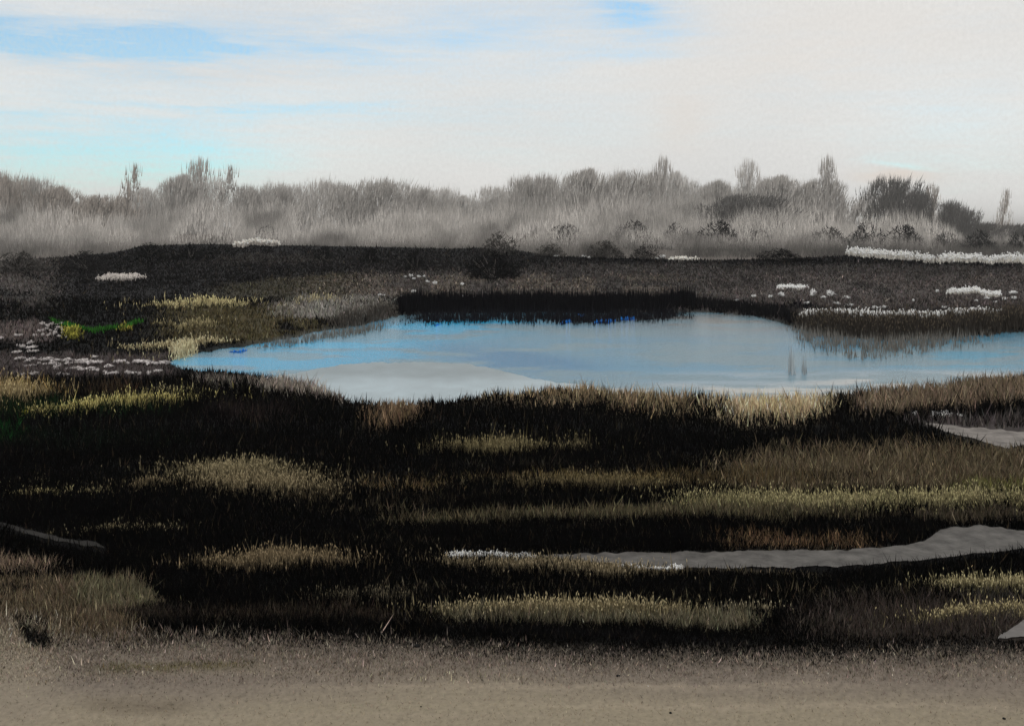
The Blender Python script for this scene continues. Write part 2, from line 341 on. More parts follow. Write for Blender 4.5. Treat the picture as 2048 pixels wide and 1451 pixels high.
for t in y_front:
    y = cr + (600 - cr) * t; q = P(xs, y); q[:, 2] += relief(xs, y) * np.clip(t * 6, 0.15, 1) * np.clip((1 - t) * 8, .3, 1)
    rows.append((q, cover(xs, y)))
for y in y_rest:
    yy = np.full_like(xs, y); q = P(xs, yy); ins = pond(xs, yy); tm = track_mask(xs, yy)
    q[:, 2] += relief(xs, yy) * (1 - np.clip(tm, 0, 1)) * np.clip(1 - ins / 10, 0, 1) - .5 * sm(ins / 14)
    c = cover(xs, yy); k = sm(ins / 8)[:, None]; c = c * (1 - k) + np.array([.05, .06, .06]) * k
    rows.append((q, c))
last = rows[-1][0]
for d in (3.0, -6.0, -60.0):
    q = last.copy(); q[:, 1] = d; q[:, 0] *= 1.0; rows.append((q, cover(xs, np.full_like(xs, 1790))))
GV = np.concatenate([r[0] for r in rows]); GC = np.concatenate([r[1] for r in rows])
ground = mesh_obj('ground', GV, grid_faces(len(rows), len(xs))[:, ::-1], M_GROUND, GC, smooth=True); tag(ground, kind='structure')
def gz(x, y):
    p = P(x, y); ins = pond(x, y)
    p[..., 2] += np.where(np.asarray(y) >= 600, relief(x, y) * (1 - np.clip(track_mask(x, y), 0, 1)) * np.clip(1 - ins / 10, 0, 1) - .5 * sm(ins / 14), relief(x, y) * .3)
    return p

def sheet(name, top, bot, mat, lift, x1=3190, step=5, nv=9, cols=None, zabs=None):
    x0 = top[0][0]; X = np.arange(x0, x1 + .1, step); t, b = itp(top, X), itp(bot, X)
    t = t + (fbm(X / 22, X * 0, 3, 4) - .5) * 9.0; b = b + (fbm(X / 22, X * 0 + 9, 4, 4) - .5) * 9.0
    b = np.maximum(b, t + .3); V = []
    for k in range(nv):
        y = t + (b - t) * k / (nv - 1); p = P(X, y); p[:, 2] = (0 if zabs is None else zabs) + lift; V.append(p)
    V = np.concatenate(V); o = mesh_obj(name, V, grid_faces(nv, len(X))[:, ::-1], mat, cols(V) if cols else None, smooth=True); tag(o, kind='structure'); return o
M_PATH = flat_mat('grey_path_silt', (.112, .105, .098), rough=.7, vary=.55, scale=3.5, bump=.8)
sheet('path', *PATH, M_PATH, .012)
M_SPUR = flat_mat('pale_sandy_path', (.215, .195, .18), rough=.8, vary=.5, scale=3.5, bump=.8)
sheet('sandy_path', *SPUR, M_SPUR, .012)
sheet('path', *VERGE, flat_mat('light_grey_path', (.17, .16, .153), vary=.14, scale=9), .012)
sheet('footpath', *TRAIL, flat_mat('dark_trodden_path', (.026, .024, .022), vary=.25, scale=9), .012, x1=214)

# the pond
def water_mat():
    m = bpy.data.materials.new('pond_water'); m.use_nodes = True; t = m.node_tree; b = t.nodes['Principled BSDF']
    a = t.nodes.new('ShaderNodeAttribute'); a.attribute_name = 'Col'; t.links.new(a.outputs[0], b.inputs['Base Color'])
    b.inputs['Roughness'].default_value = .07; b.inputs['IOR'].default_value = 1.33; b.inputs['Specular IOR Level'].default_value = .34
    tcn = t.nodes.new('ShaderNodeTexCoord'); mp = t.nodes.new('ShaderNodeMapping'); mp.inputs['Scale'].default_value = (1.6, 3.2, 1)
    n = t.nodes.new('ShaderNodeTexNoise'); n.inputs['Scale'].default_value = 3.0; n.inputs['Detail'].default_value = 7; n.inputs['Roughness'].default_value = .7
    t.links.new(tcn.outputs['Object'], mp.inputs[0]); t.links.new(mp.outputs[0], n.inputs[0])
    bp = t.nodes.new('ShaderNodeBump'); bp.inputs['Strength'].default_value = .3; bp.inputs['Distance'].default_value = .05
    t.links.new(n.outputs[0], bp.inputs['Height']); t.links.new(bp.outputs[0], b.inputs['Normal'])
    return m
WX = np.arange(300, 3200, 6.0); WY = np.arange(596, 812, 3.0); gx, gy = np.meshgrid(WX, WY)
WV = P(gx, gy).reshape(-1, 3); WV[:, 2] = -.10
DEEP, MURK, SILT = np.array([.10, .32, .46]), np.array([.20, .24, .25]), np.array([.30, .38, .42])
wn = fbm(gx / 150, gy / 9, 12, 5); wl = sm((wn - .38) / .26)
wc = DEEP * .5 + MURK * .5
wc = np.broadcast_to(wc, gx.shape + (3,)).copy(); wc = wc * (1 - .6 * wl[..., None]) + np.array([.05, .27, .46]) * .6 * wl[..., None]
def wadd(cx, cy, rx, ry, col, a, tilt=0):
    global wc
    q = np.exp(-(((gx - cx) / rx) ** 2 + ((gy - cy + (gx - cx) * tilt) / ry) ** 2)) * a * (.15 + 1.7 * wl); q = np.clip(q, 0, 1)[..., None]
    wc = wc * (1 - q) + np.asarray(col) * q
wadd(1100, 625, 420, 14, (.16, .18, .19), .8); wadd(1450, 640, 200, 22, (.2, .21, .21), .8)  # reflected grey of the far bank, put into the water colour
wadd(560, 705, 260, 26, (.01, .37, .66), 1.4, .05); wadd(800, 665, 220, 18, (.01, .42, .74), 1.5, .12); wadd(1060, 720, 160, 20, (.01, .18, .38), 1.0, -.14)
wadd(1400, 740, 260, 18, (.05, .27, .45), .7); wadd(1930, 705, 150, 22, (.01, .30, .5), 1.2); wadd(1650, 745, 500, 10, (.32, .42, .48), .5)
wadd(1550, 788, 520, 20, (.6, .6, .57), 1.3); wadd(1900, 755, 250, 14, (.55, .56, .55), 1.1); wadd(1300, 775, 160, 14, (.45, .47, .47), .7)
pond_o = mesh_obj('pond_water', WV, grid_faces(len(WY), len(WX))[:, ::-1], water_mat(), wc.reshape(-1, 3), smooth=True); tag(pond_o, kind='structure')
# a low silt spit lying just out of the water on the near side
SP_T = [(440, 752), (520, 748), (600, 731), (680, 716), (760, 709), (860, 708), (930, 713), (985, 722), (1030, 736), (1075, 748), (1130, 757), (1190, 764)]
SP_B = [(440, 756), (520, 775), (600, 792), (700, 803), (800, 815), (900, 811), (1000, 796), (1100, 784), (1190, 770)]
X = np.arange(440, 1190, 4.0); t = itp(SP_T, X) + (fbm(X / 18, X * 0, 8, 3) - .5) * 5; b = itp(SP_B, X); V = []; CC = []
for k in range(40):
    y = t + (b - t) * k / 39; p = P(X, y); e = np.minimum(np.minimum(k, 6) / 6, 1); p[:, 2] = -.125 + .045 * e + (fbm(p[:, 0] * 2, p[:, 1] * 2, 4, 3) - .5) * .012; V.append(p)
    f = sm((y - 735 - (fbm(X / 70, y / 12, 15, 3) - .5) * 26) / 30)[:, None]; g = fbm(X / 40, y / 9, 16, 4)[:, None]
    CC.append((np.array([.19, .24, .26]) * (1 - f) + np.array([.34, .42, .46]) * f) * (.75 + .5 * g))
spit = mesh_obj('silt_spit', np.concatenate(V), grid_faces(40, len(X))[:, ::-1], attr_mat('wet_silt', rough=.3, spec=.5, bump=.25, bscale=22, vary=.12), np.concatenate(CC), smooth=True)
tag(spit, kind='structure')

# ---------------------------------------------------------------- the grass of the moor (nobody could count it)
def scatter(n, y0, y1):
    m = int(n * .38); n -= m                                            # full cover in view, thinner beyond both edges
    x = np.concatenate([R.uniform(-160, 2210, n), R.uniform(-1050, -160, m // 2), R.uniform(2210, 3100, m - m // 2)])
    return x, R.uniform(y0, y1, n + m)
def keep_land(x, y, hpx):
    k = (pond(x, y) < 2 + R.exponential(4, len(x)) * (R.random(len(x)) < .6)) & (track_mask(x, y) < .3) & (track_mask(x, y - hpx * .55) < .3 + (R.random(len(x)) < .12)) & (y > itp(CREST, x) + 1)
    return k
def grass(name, n, y0, y1, hfun, label, wpx=2.6, lean=.25):
    x, y = scatter(n, y0, y1); hp = hfun(x, y) * np.exp(R.normal(0, .3, n)); k = keep_land(x, y, hp) & (R.random(n) < np.clip((y1 - y) / 80, 0, 1)) & (R.random(n) < np.clip((y - y0) / 40, 0, 1) ** .5); x, y, hp = x[k], y[k], hp[k]
    c = cover(x, y, dither=lambda q: R.random(len(x))) * speck(len(x), .5 if y1 < 1500 else .22)
    q = (R.random(len(x)) < .03) & (c.mean(1) < .02); c[q] += lin((70, 60, 46)) * R.uniform(.2, 1.2, (int(q.sum()), 1))
    c = c * (1 + R.normal(0, .05, (len(x), 3)))
    m = mpp(y); v, f, cc = blades(gz(x, y) - np.array([0, 0, .01]), hp * m, wpx * m * R.uniform(.6, 1.5, len(x)), np.full(len(x), lean), np.clip(c, .001, .9))
    return tag(mesh_obj(name, v, f, M_GRASS, cc), label, 'grass', kind='stuff')
grass('field_grass', 200000, 484, 640, lambda x, y: np.where(y > 600, 9, 4.5) + 0 * x, 'dark brown grass covering the ridge and field behind the pond', wpx=2.6, lean=.5)
grass('bank_grass', 260000, 596, 900, lambda x, y: 7 + 12 * sm((y - 740) / 40) * (1 - .55 * sm((x - 640) / 60) * sm((1180 - x) / 60) * sm((830 - y) / 10)), 'dark brown and beige grass on the banks round the pond', wpx=2.2, lean=.3)
grass('moor_sedge', 540000, 860, 1375, lambda x, y: (8 + 14 * fbm(x / 90, y / 22, 71, 3)) * (1 - .55 * sm((y - 1250) / 50)), 'nearly black sedge covering the moor in front of the pond', wpx=2.3, lean=.35)
grass('short_turf', 36000, 1270, 1560, lambda x, y: 5 + 0 * x, 'short dry grey brown turf on the flat in the foreground', wpx=2.2, lean=.8)

# ---------------------------------------------------------------- strips of pale sedge, reeds and white cotton grass: each one a thing
SG = 'pale sedge strips'; RS = 'sedge'
def strip(name, label, cat, base, hpx, col, dens=1.0, rows=1.0, head=None, ends=20, group=None, wpx=2.6, lean=.22, sp=.25, headsize=2.2, headlen=9.0, gap=0.0, z=None, taper=True, headfrac=.22):
    x0, x1 = base[0][0], base[-1][0]; n = int((x1 - x0) * (rows + 2) * .55 * dens) + 12
    x = R.uniform(x0, x1, n); off = R.uniform(0, 1, n) * rows + R.normal(0, .22, n) * (rows + 2) + (fbm(x / 30, x * 0, 61, 3) - .5) * 8; y = itp(base, x) - off
    if cat == RS: ends = max(ends, .38 * (min(x1, 2048) - max(x0, 0)))
    e = np.clip(np.minimum(x - x0, x1 - x) / max(ends, 1), 0, 1)
    dn = fbm(x / 26, y / 9, int(x0) % 97, 3)
    k = R.random(n) < np.clip(.12 + .88 * e, 0, 1) * np.clip((dn - gap * .6) / .18, 0, 1) if gap else R.random(n) < .12 + .88 * e
    x, y, e = x[k], y[k], e[k]; n = len(x)
    if n < 3: return None
    hp = hpx * np.exp(R.normal(0, .34 if cat == 'sedge' else .22, n)) * ((.45 + .55 * e) if taper else 1)
    m = mpp(y); p = gz(x, y) if z is None else P(x, y) * np.array([1, 1, 0]) + np.array([0, 0, z])
    o0 = np.array(px((x0 + x1) / 2, float(itp(base, (x0 + x1) / 2)))); 
    if z is not None: o0[2] = z
    else: o0[2] = float(p[:, 2].min())
    root = empty(name, tuple(o0)); tag(root, label, cat, group)
    tr = rows
    if cat == RS: col, head = [tuple(np.array(q) * .5 + np.array([1.06, .98, .82]) * np.mean(q) * .5) if q is not None else None for q in (col, head)]
    c = lin(col) * ALB * speck(n, sp)
    if cat == RS:                                                       # stragglers thinning out round the strip
        n2 = int(n * (.7 if base[0][1] > 760 else .2)); x2 = R.choice(x, n2) + R.normal(0, 60, n2); y2 = itp(base, x2) - rows / 2 + R.normal(0, rows * .45 + 4.5, n2)
        ok = (pond(x2, y2) < 2) & (track_mask(x2, y2) < .3) & (y2 > itp(CREST, x2) + 2); x2, y2 = x2[ok], y2[ok]; n2 = len(x2)
        p = np.concatenate([p, gz(x2, y2)]); m = np.concatenate([m, mpp(y2)]); hp = np.concatenate([hp, hpx * .8 * np.exp(R.normal(0, .35, n2))])
        c = np.concatenate([c, lin(col) * ALB * speck(n2, .4) * R.uniform(.15, .8, (n2, 1))]); n += n2
    v, f, cc = blades(p - o0, hp * m, wpx * m * R.uniform(.7, 1.5, n), np.full(n, lean), np.clip(c, .002, .85))
    tag(mesh_obj('leaves', v, f, M_GRASS, cc, root), kind='stuff')
    if head is not None:
        tip = v[2::3]; q = R.random(n) < headfrac; tip = tip[q]; mm = m[q]; nh = len(tip)
        hl = .8 * headlen * mm * R.uniform(.6, 1.4, nh); hw = .75 * headsize * mm * R.uniform(.6, 1.4, nh)
        s = np.zeros((nh, 3)); a = R.uniform(0, pi, nh); s[:, 0] = np.cos(a); s[:, 1] = np.sin(a); s2 = np.stack([-s[:, 1], s[:, 0], s[:, 2]], -1)
        up = np.zeros((nh, 3)); up[:, 2] = hl / 2; up[:, 0] = R.normal(0, .12, nh) * hl
        hw_ = hw[:, None] / 2
        vv = np.stack([tip - up, tip + s * hw_, tip + s2 * hw_, tip - s * hw_, tip - s2 * hw_, tip + up], 1).reshape(-1, 3)
        ff = np.array([[0, 2, 1], [0, 3, 2], [0, 4, 3], [0, 1, 4], [5, 1, 2], [5, 2, 3], [5, 3, 4], [5, 4, 1]])
        ff = (np.arange(nh)[:, None, None] * 6 + ff[None]).reshape(-1, 3)
        hc = np.repeat(np.clip(lin(head) * ALB * speck(nh, .12), .002, .85), 6, 0)
        tag(mesh_obj('seed_heads', vv, ff, M_GRASS, hc, root), kind='stuff')
    return root
ST, TAN, YEL, CRM, WHT = (176, 166, 116), (142, 124, 92), (196, 186, 92), (204, 196, 158), (226, 220, 212)
SG = 'pale sedge strips'; RS = 'sedge'
strip('sedge_strip', 'long pale yellow sedge strip above the bright green grass, left of the pond', RS, [(283, 613), (400, 612), (515, 608)], 10, ST, 1.5, 3, (200, 192, 132), group=SG)
strip('sedge_strip', 'short faint cream sedge strip beside the grey mud above the pond', RS, [(585, 606), (690, 601)], 9, (140, 132, 100), .8, 4, (176, 168, 132), group=SG, gap=.3)
strip('sedge_strip', 'cream sedge strip running along the left tip of the pond', RS, [(232, 700), (300, 695), (400, 690), (485, 681)], 8, (160, 150, 112), 1.0, 4, (196, 188, 148), group=SG, gap=.15)
strip('sedge_strip', 'cream sedge patch standing right at the pond\'s left end', RS, [(338, 716), (400, 708)], 14, (176, 168, 132), 1.4, 16, (204, 198, 160), group=SG)
strip('sedge_strip', 'thin olive sedge strip just under the green grass, left of the pond', RS, [(300, 660), (470, 654)], 7, (120, 112, 76), .9, 12, (158, 148, 104), group=SG, gap=.75)
strip('sedge_strip', 'bright yellow sedge strip at the left, over the dark green grass', RS, [(40, 826), (130, 828), (210, 816), (300, 808), (405, 799)], 14, (180, 170, 84), 1.5, 6, (206, 196, 108), group=SG)
strip('sedge_strip', 'short straw sedge strip just above the bright yellow one', RS, [(268, 790), (330, 787), (395, 783)], 8, (150, 142, 96), 1.0, 4, (182, 174, 124), group=SG, gap=.2)
strip('sedge_strip', 'tan sedge bank at the left edge below the white tufts', RS, [(-120, 802), (0, 802), (95, 798)], 22, (150, 130, 88), 1.1, 10, (188, 168, 118), group=SG, ends=60)
strip('sedge_strip', 'straw sedge strip alone in the black moor below the near shore', RS, [(842, 905), (880, 900), (1000, 903), (1130, 902)], 18, (112, 102, 66), 1.2, 5, (142, 130, 88), group=SG, gap=.25, ends=50)
strip('sedge_strip', 'small straw sedge tuft right of the lone strip in the black moor', RS, [(1112, 902), (1188, 900)], 14, (88, 80, 54), .7, 5, (116, 106, 72), group=SG, gap=.35)
strip('sedge_strip', 'broad tan lens of dense sedge in the left black moor', RS, [(355, 972), (450, 980), (560, 985), (690, 992)], 16, (116, 102, 74), 1.0, 20, (146, 132, 98), group=SG, ends=60)
strip('sedge_strip', 'broad olive crest of sedge topping the tan lens on the left', RS, [(330, 958), (420, 955), (520, 954), (640, 962)], 16, (118, 108, 78), 1.2, 14, (148, 136, 100), group=SG, ends=70)
strip('sedge_strip', 'ragged brown sedge row leading left from the tan lens', RS, [(255, 976), (360, 973)], 12, (106, 92, 66), .8, 8, (132, 116, 84), group=SG, gap=.3)
strip('sedge_strip', 'thin bright straw line of sedge at the left edge, long and level', RS, [(12, 988), (80, 990), (140, 986)], 6, (150, 140, 84), 1.6, 3, (186, 176, 116), group=SG)
strip('sedge_strip', 'broken faint straw dashes right of the thin straw line', RS, [(140, 985), (235, 981)], 4, (112, 104, 70), .7, 3, (140, 130, 92), group=SG, gap=.5)
strip('sedge_strip', 'faint straw dashes above the thin straw line at the left edge', RS, [(52, 968), (112, 968)], 5, (108, 100, 68), .7, 4, (136, 126, 90), group=SG, gap=.45)
strip('sedge_strip', 'thin straw sedge line over the dark trodden footpath', RS, [(145, 1063), (200, 1062), (250, 1056), (348, 1056)], 7, (124, 114, 82), 1.1, 4, (160, 148, 112), group=SG, gap=.25)
strip('sedge_strip', 'tan ragged sedge fringe left of the white cotton grass', RS, [(398, 1134), (470, 1138), (560, 1134), (720, 1132)], 20, (116, 98, 72), 1.2, 10, (148, 126, 94), group=SG, gap=.2, ends=14)
strip('sedge_strip', 'tan sedge fringe right under the white cotton grass, at the path\'s end', RS, [(872, 1130), (960, 1138), (1080, 1142), (1200, 1150), (1370, 1150)], 16, (124, 110, 84), 1.1, 8, (156, 140, 110), group=SG, gap=.25)
strip('sedge_strip', 'long straw row of upright seed heads in the middle foreground', RS, [(845, 1226), (1000, 1228), (1200, 1227), (1420, 1226)], 20, (132, 120, 86), 1.25, 6, (172, 158, 118), group=SG, ends=60, headlen=10)
strip('sedge_strip', 'sparse pale tufts ending the long straw foreground row', RS, [(1420, 1222), (1480, 1220), (1560, 1220)], 10, (120, 112, 90), .5, 4, (170, 162, 138), group=SG, gap=.5)
strip('sedge_strip', 'upper straw sedge row at the right edge below the grey path', RS, [(1845, 1174), (1920, 1178), (2048, 1176), (2200, 1172)], 17, (140, 132, 92), 1.3, 5, (178, 170, 124), group=SG, ends=60)
strip('sedge_strip', 'lower straw sedge row at the right edge, over the small grey path corner', RS, [(1822, 1244), (1900, 1238), (2048, 1229), (2200, 1222)], 16, (140, 128, 88), 1.2, 6, (176, 164, 116), group=SG, ends=60)
strip('sedge_strip', 'long bright yellow green sedge band across the right meadow', RS, [(1300, 1002), (1450, 1006), (1600, 1014), (1800, 1014), (2048, 1006), (2250, 1004)], 13, (128, 122, 84), .75, 16, (166, 160, 106), group=SG, ends=260, gap=.35)
strip('sedge_strip', 'low golden brown sedge row in the middle of the black moor', RS, [(1005, 974), (1100, 975), (1250, 976), (1380, 974)], 16, (96, 84, 54), .9, 8, (124, 108, 70), group=SG, gap=.3, ends=60)
strip('sedge_strip', 'faint grey tuft row at left of the long straw foreground row', RS, [(600, 1205), (700, 1203), (840, 1200)], 14, (78, 72, 58), .5, 10, (110, 102, 82), group=SG, gap=.55)
# green growth at the left
strip('green_grass', 'bright green arc of grass at the left below the yellow strip', 'grass', [(95, 640), (130, 655), (190, 664), (250, 656), (292, 640)], 8, (42, 92, 30), 1.5, 3, None, sp=.4)
strip('yellow_flowers', 'yellow flower patch hanging under the left end of the green grass', 'flowers', [(118, 672), (170, 676)], 8, (110, 108, 46), .8, 14, (168, 162, 76), gap=.35)
strip('yellow_flowers', 'yellow flower patch at the right end of the green grass', 'flowers', [(232, 662), (268, 660)], 8, (116, 112, 48), .9, 8, (168, 160, 80), gap=.3)
strip('yellow_flowers', 'tiny yellow flower tuft low at left under the yellow strip', 'flowers', [(38, 830), (62, 826)], 7, (140, 136, 44), 1.4, 4, (190, 180, 66))
strip('green_grass', 'dark green grass patch at the left edge of the black moor', 'grass', [(-100, 888), (0, 884), (60, 872)], 10, (16, 46, 20), .5, 24, None, sp=.4, ends=50)
# reeds round the pond, some blades added as their reflection
strip('reed_bed', 'black even-topped reed bed along the far shore in the middle', 'reeds', [(795, 622), (900, 620), (1100, 619), (1300, 620), (1395, 616)], 27, (12, 12, 15), 2.2, 8, None, ends=14, wpx=3.0, lean=.05, taper=False)
strip('reed_bed', 'low dark reed bed on the far shore right of the tall black one', 'reeds', [(1380, 617), (1450, 619), (1540, 630), (1610, 650)], 15, (16, 16, 18), 1.8, 7, None, ends=20, lean=.1)
strip('reed_bed', 'brown reed bed on the far shore under the long white strip', 'reeds', [(1580, 652), (1660, 664), (1780, 672), (1900, 668), (2048, 655), (2250, 645)], 27, (46, 42, 38), 1.8, 14, (78, 70, 60), ends=60, lean=.15)
strip('reed_bed', 'grey brown reed bed on the far shore left of the black one', 'reeds', [(655, 655), (720, 644), (800, 626)], 20, (62, 58, 54), 1.0, 10, (90, 86, 80), ends=40, gap=.3)
strip('reed_clump', 'tan reed clump standing in the water, left one of the pair', 'reeds', [(1572, 742), (1592, 742)], 46, (140, 144, 146), .22, 8, None, ends=6, z=-.12, wpx=1.3, lean=.05)
strip('reed_clump', 'dark thin reed clump standing in the water, right one of the pair', 'reeds', [(1602, 740), (1614, 740)], 38, (122, 126, 128), .22, 7, None, ends=4, z=-.12, wpx=1.3, lean=.05)
strip('reed_bed', 'ragged dark blades added in the pond as reflection of the brown reed bed', 'reeds', [(1570, 668), (1650, 692), (1720, 706), (1800, 700), (1900, 688), (2000, 676)], 18, (96, 92, 87), .4, 26, None, ends=60, z=-.12, gap=.5, lean=.1, wpx=1.5)  # blades added to carry the brown reeds' weak reflection further into the pond
strip('reed_bed', 'thin dark bristles added in the water as reflection of the black reed bed', 'reeds', [(800, 640), (1000, 638), (1200, 640), (1390, 632)], 14, (20, 20, 24), .8, 12, None, ends=60, z=-.12, gap=.3, lean=.05, wpx=1.8)  # bristles added to draw out the black reeds' reflection
strip('reed_bed', 'sparse grey reeds wading at the far shore above the spit', 'reeds', [(500, 696), (600, 682), (700, 664), (800, 648)], 12, (96, 94, 90), .5, 10, None, ends=60, z=-.12, gap=.4, lean=.1, wpx=1.6)
BG = 'blue flower clumps on the pond'
for x0, x1, y, h, l in ((456, 494, 697, 8, 'bright blue flower clump on the water at the pond\'s left tip'), (868, 884, 646, 7, 'small blue flower dot on the water near the upper left shore'),
                        (1118, 1146, 641, 7, 'small blue flower clump before the black reeds, left of the others'), (1152, 1172, 628, 8, 'round blue flower tuft raised before the black reeds'),
                        (1184, 1232, 640, 7, 'wide blue flower clump before the black reeds'), (1236, 1272, 638, 5, 'faint blue flower clump rightmost before the black reeds')):
    strip('blue_flowers', l, 'flowers', [(x0, y), (x1, y - 2)], 3, (20, 84, 160), 2.0, 1, (36, 112, 196), ends=12, z=-.11, group=BG, headsize=3)
# white cotton grass: long strips
WG = 'white cotton grass strips'
def white(label, base, h, rows=5, col=WHT, dens=1.6, **k):
    dens *= 1.2; h *= .7; k.setdefault('gap', .34)
    strip('cotton_grass', label, 'cotton grass', base, h, tuple(int(c * .8) for c in col), dens, rows, col, group=WG, headsize=3.6, headlen=5.5, headfrac=.95, sp=.2, **k)
white('thick white cotton grass strip on the far ridge at the right edge', [(1688, 508), (1760, 516), (1850, 524), (1950, 526), (2048, 527), (2220, 528)], 13, 5, dens=1.0, gap=.42)
white('long white cotton grass strip on the far shore, right of the pond', [(1596, 637), (1700, 638), (1800, 643), (1880, 640), (1960, 636), (2048, 646), (2220, 655)], 15, 5, dens=1.9, gap=.2)
white('short level white cotton grass dash in the brown field, left of the dots', [(1553, 579), (1620, 577)], 6, 3, ends=6)
white('white cotton grass row in the brown field near the right edge', [(1893, 590), (1950, 588), (2005, 594)], 8, 4, gap=.2, ends=8)
white('pale cotton grass patch on the ridge crest under the misty wood, left', [(464, 492), (520, 492), (562, 493)], 11, 2, col=(206, 198, 190), ends=12)
white('grey white tapering cotton grass patch on the left ridge slope', [(192, 562), (240, 561), (292, 558)], 9, 5, col=(180, 173, 168), ends=30)
white('white cotton grass row where the grey path runs out', [(890, 1117), (960, 1119), (1080, 1120)], 10, 5, gap=.2, dens=1.2)
white('thin white cotton grass row on the lower edge of the grey path', [(1215, 1140), (1280, 1141), (1370, 1140)], 7, 3, gap=.2)
white('faint thin white cotton grass line on the ridge crest, middle right', [(1335, 522), (1400, 522)], 5, 2, col=(200, 194, 186), gap=.3)
white('white cotton grass patch on the dark meadow above the sandy path', [(1858, 832), (1905, 832)], 8, 4, dens=1.2, ends=8)

# cotton grass tufts: separate white dots
def tuft_mesh(seed):
    r = np.random.default_rng(seed); n = 90
    c = r.normal(0, 1, (n, 3)); c /= np.linalg.norm(c, axis=1)[:, None]; c *= r.uniform(.2, 1, n)[:, None] ** .6; c *= np.array([.55, .4, .34]); c[:, 2] += .62
    c[:, 2] += .10 * np.sin(c[:, 0] * 7 + seed)
    s = .16; v = (c[:, None, :] + r.normal(0, s, (n, 3, 3))).reshape(-1, 3); col = np.repeat(np.clip(lin(WHT) * ALB * np.exp(r.normal(0, .1, (n, 1))), 0, .82), 3, 0)
    v[:, 2] = np.maximum(v[:, 2], .18)
    b = np.zeros((26, 3)); b[:, :2] = r.normal(0, .2, (26, 2)); sv, sf, sc = blades(b, r.uniform(.45, .8, 26), np.full(26, .06), np.full(26, .3), np.tile(lin((60, 56, 44)), (26, 1)), rng=r)
    return (v, np.arange(len(v)).reshape(-1, 3), col), (sv, sf, sc)
PROTO = {}
def proto_tuft(k, pink):
    if (k, pink) not in PROTO:
        a, b = tuft_mesh(40 + k); h = mesh_obj('flower_head', a[0], a[1], M_GRASS, a[2] * (np.array([.86, .80, .79]) if pink else 1)); g = mesh_obj('stems', b[0], b[1], M_GRASS, b[2])
        PROTO[k, pink] = (h.data, g.data); bpy.data.objects.remove(h); bpy.data.objects.remove(g)
    return PROTO[k, pink]
NT = 0
ORD = 'leftmost second third fourth fifth sixth seventh eighth ninth tenth eleventh twelfth thirteenth fourteenth fifteenth sixteenth seventeenth eighteenth nineteenth twentieth'.split()
def tuft(x, y, w, hgt, label, group, pink):
    global NT
    NT += 1; p = gz(np.array([x]), np.array([y]))[0]; r = empty('cotton_grass_tuft', tuple(float(q) for q in p)); m = float(mpp(y))
    r.scale = (w * m / 1.1, w * m / 1.1, .8 * hgt * m); r.rotation_euler = (0, 0, NT * 2.1); tag(r, label, 'cotton grass', group)
    for nm, me in zip(('flower_head', 'stems'), proto_tuft(NT % 5, pink)):
        o = bpy.data.objects.new(nm, me); COL.objects.link(o); o.parent = r; o['kind'] = 'stuff'
def tufts(pts, label, group, pink=False):
    pts = sorted(pts)
    for i, q in enumerate(pts):
        o = ORD[i] if i == 0 else ('rightmost' if i == len(pts) - 1 else ORD[i] + ' from left,')
        tuft(q[0], q[1], q[2], q[3], o + ' ' + label, group, pink)
tufts([(810, 556, 7, 6), (822, 555, 9, 8), (828, 560, 7, 7), (838, 556, 9, 7), (848, 555, 6, 6), (855, 566, 7, 7), (870, 570, 9, 9), (924, 572, 8, 9)], 'white tuft in the brown field above the black reeds', 'tufts in the brown field left of middle')
tufts([(760, 592, 7, 6), (768, 592, 5, 5), (827, 587, 9, 9), (803, 594, 6, 5), (926, 595, 13, 7), (938, 595, 9, 6), (950, 596, 6, 6), (966, 596, 5, 4), (1233, 591, 8, 6)], 'white tuft on the top edge of the black reed bed', 'tufts above the black reed bed')
tufts([(1112, 514, 9, 5), (1168, 516, 9, 7), (1178, 517, 7, 5), (1325, 518, 11, 10), (1314, 519, 8, 6)], 'white tuft on the far ridge crest right of middle', 'tufts on the ridge crest')
tufts([(1473, 604, 9, 8), (1507, 596, 9, 8), (1541, 597, 9, 9), (1562, 596, 16, 14), (1499, 613, 10, 8), (1443, 615, 9, 7), (1452, 615, 6, 5), (1626, 594, 14, 18), (1648, 598, 10, 8), (1661, 595, 13, 18), (1693, 599, 13, 9),
       (1607, 601, 8, 6), (1614, 610, 12, 8), (1674, 610, 15, 6), (1699, 612, 13, 7), (1750, 620, 14, 10), (1767, 616, 14, 9), (1827, 603, 6, 7), (1889, 617, 11, 8), (1801, 625, 9, 5)], 'white tuft in the field above the long white shore strip', 'tufts above the long white strip')
tufts([(1875, 586, 7, 9), (2027, 590, 13, 11), (2031, 601, 12, 9), (2010, 601, 12, 8), (1952, 605, 9, 7), (1990, 607, 8, 8), (1975, 599, 14, 7)], 'white tuft round the white row near the right edge', 'tufts near the right edge')
tufts([(1831, 832, 12, 9), (1918, 832, 12, 9)], 'white tuft beside the white patch above the sandy path', 'tufts above the sandy path')
rr = random.Random(5)
def row(x0, x1, y0, y1, n, w, h, jy=4.5):
    return [(x0 + (x1 - x0) * (i + .5 + rr.uniform(-.42, .42)) / n, y0 + (y1 - y0) * (i + .5) / n + rr.uniform(-jy, jy), w * rr.uniform(.35, 1.4), h * rr.uniform(.55, 1.2)) for i in range(n)]
tufts(row(82, 128, 651, 652, 8, 9, 8), 'pale pink tuft in the upper line left of the yellow flowers', 'tuft cluster by the yellow flowers', True)
tufts(row(76, 132, 660, 661, 9, 9, 9), 'pale pink tuft in the middle line left of the yellow flowers', 'tuft cluster by the yellow flowers', True)
tufts(row(84, 134, 669, 670, 8, 9, 9), 'pale pink tuft in the lower line left of the yellow flowers', 'tuft cluster by the yellow flowers', True)
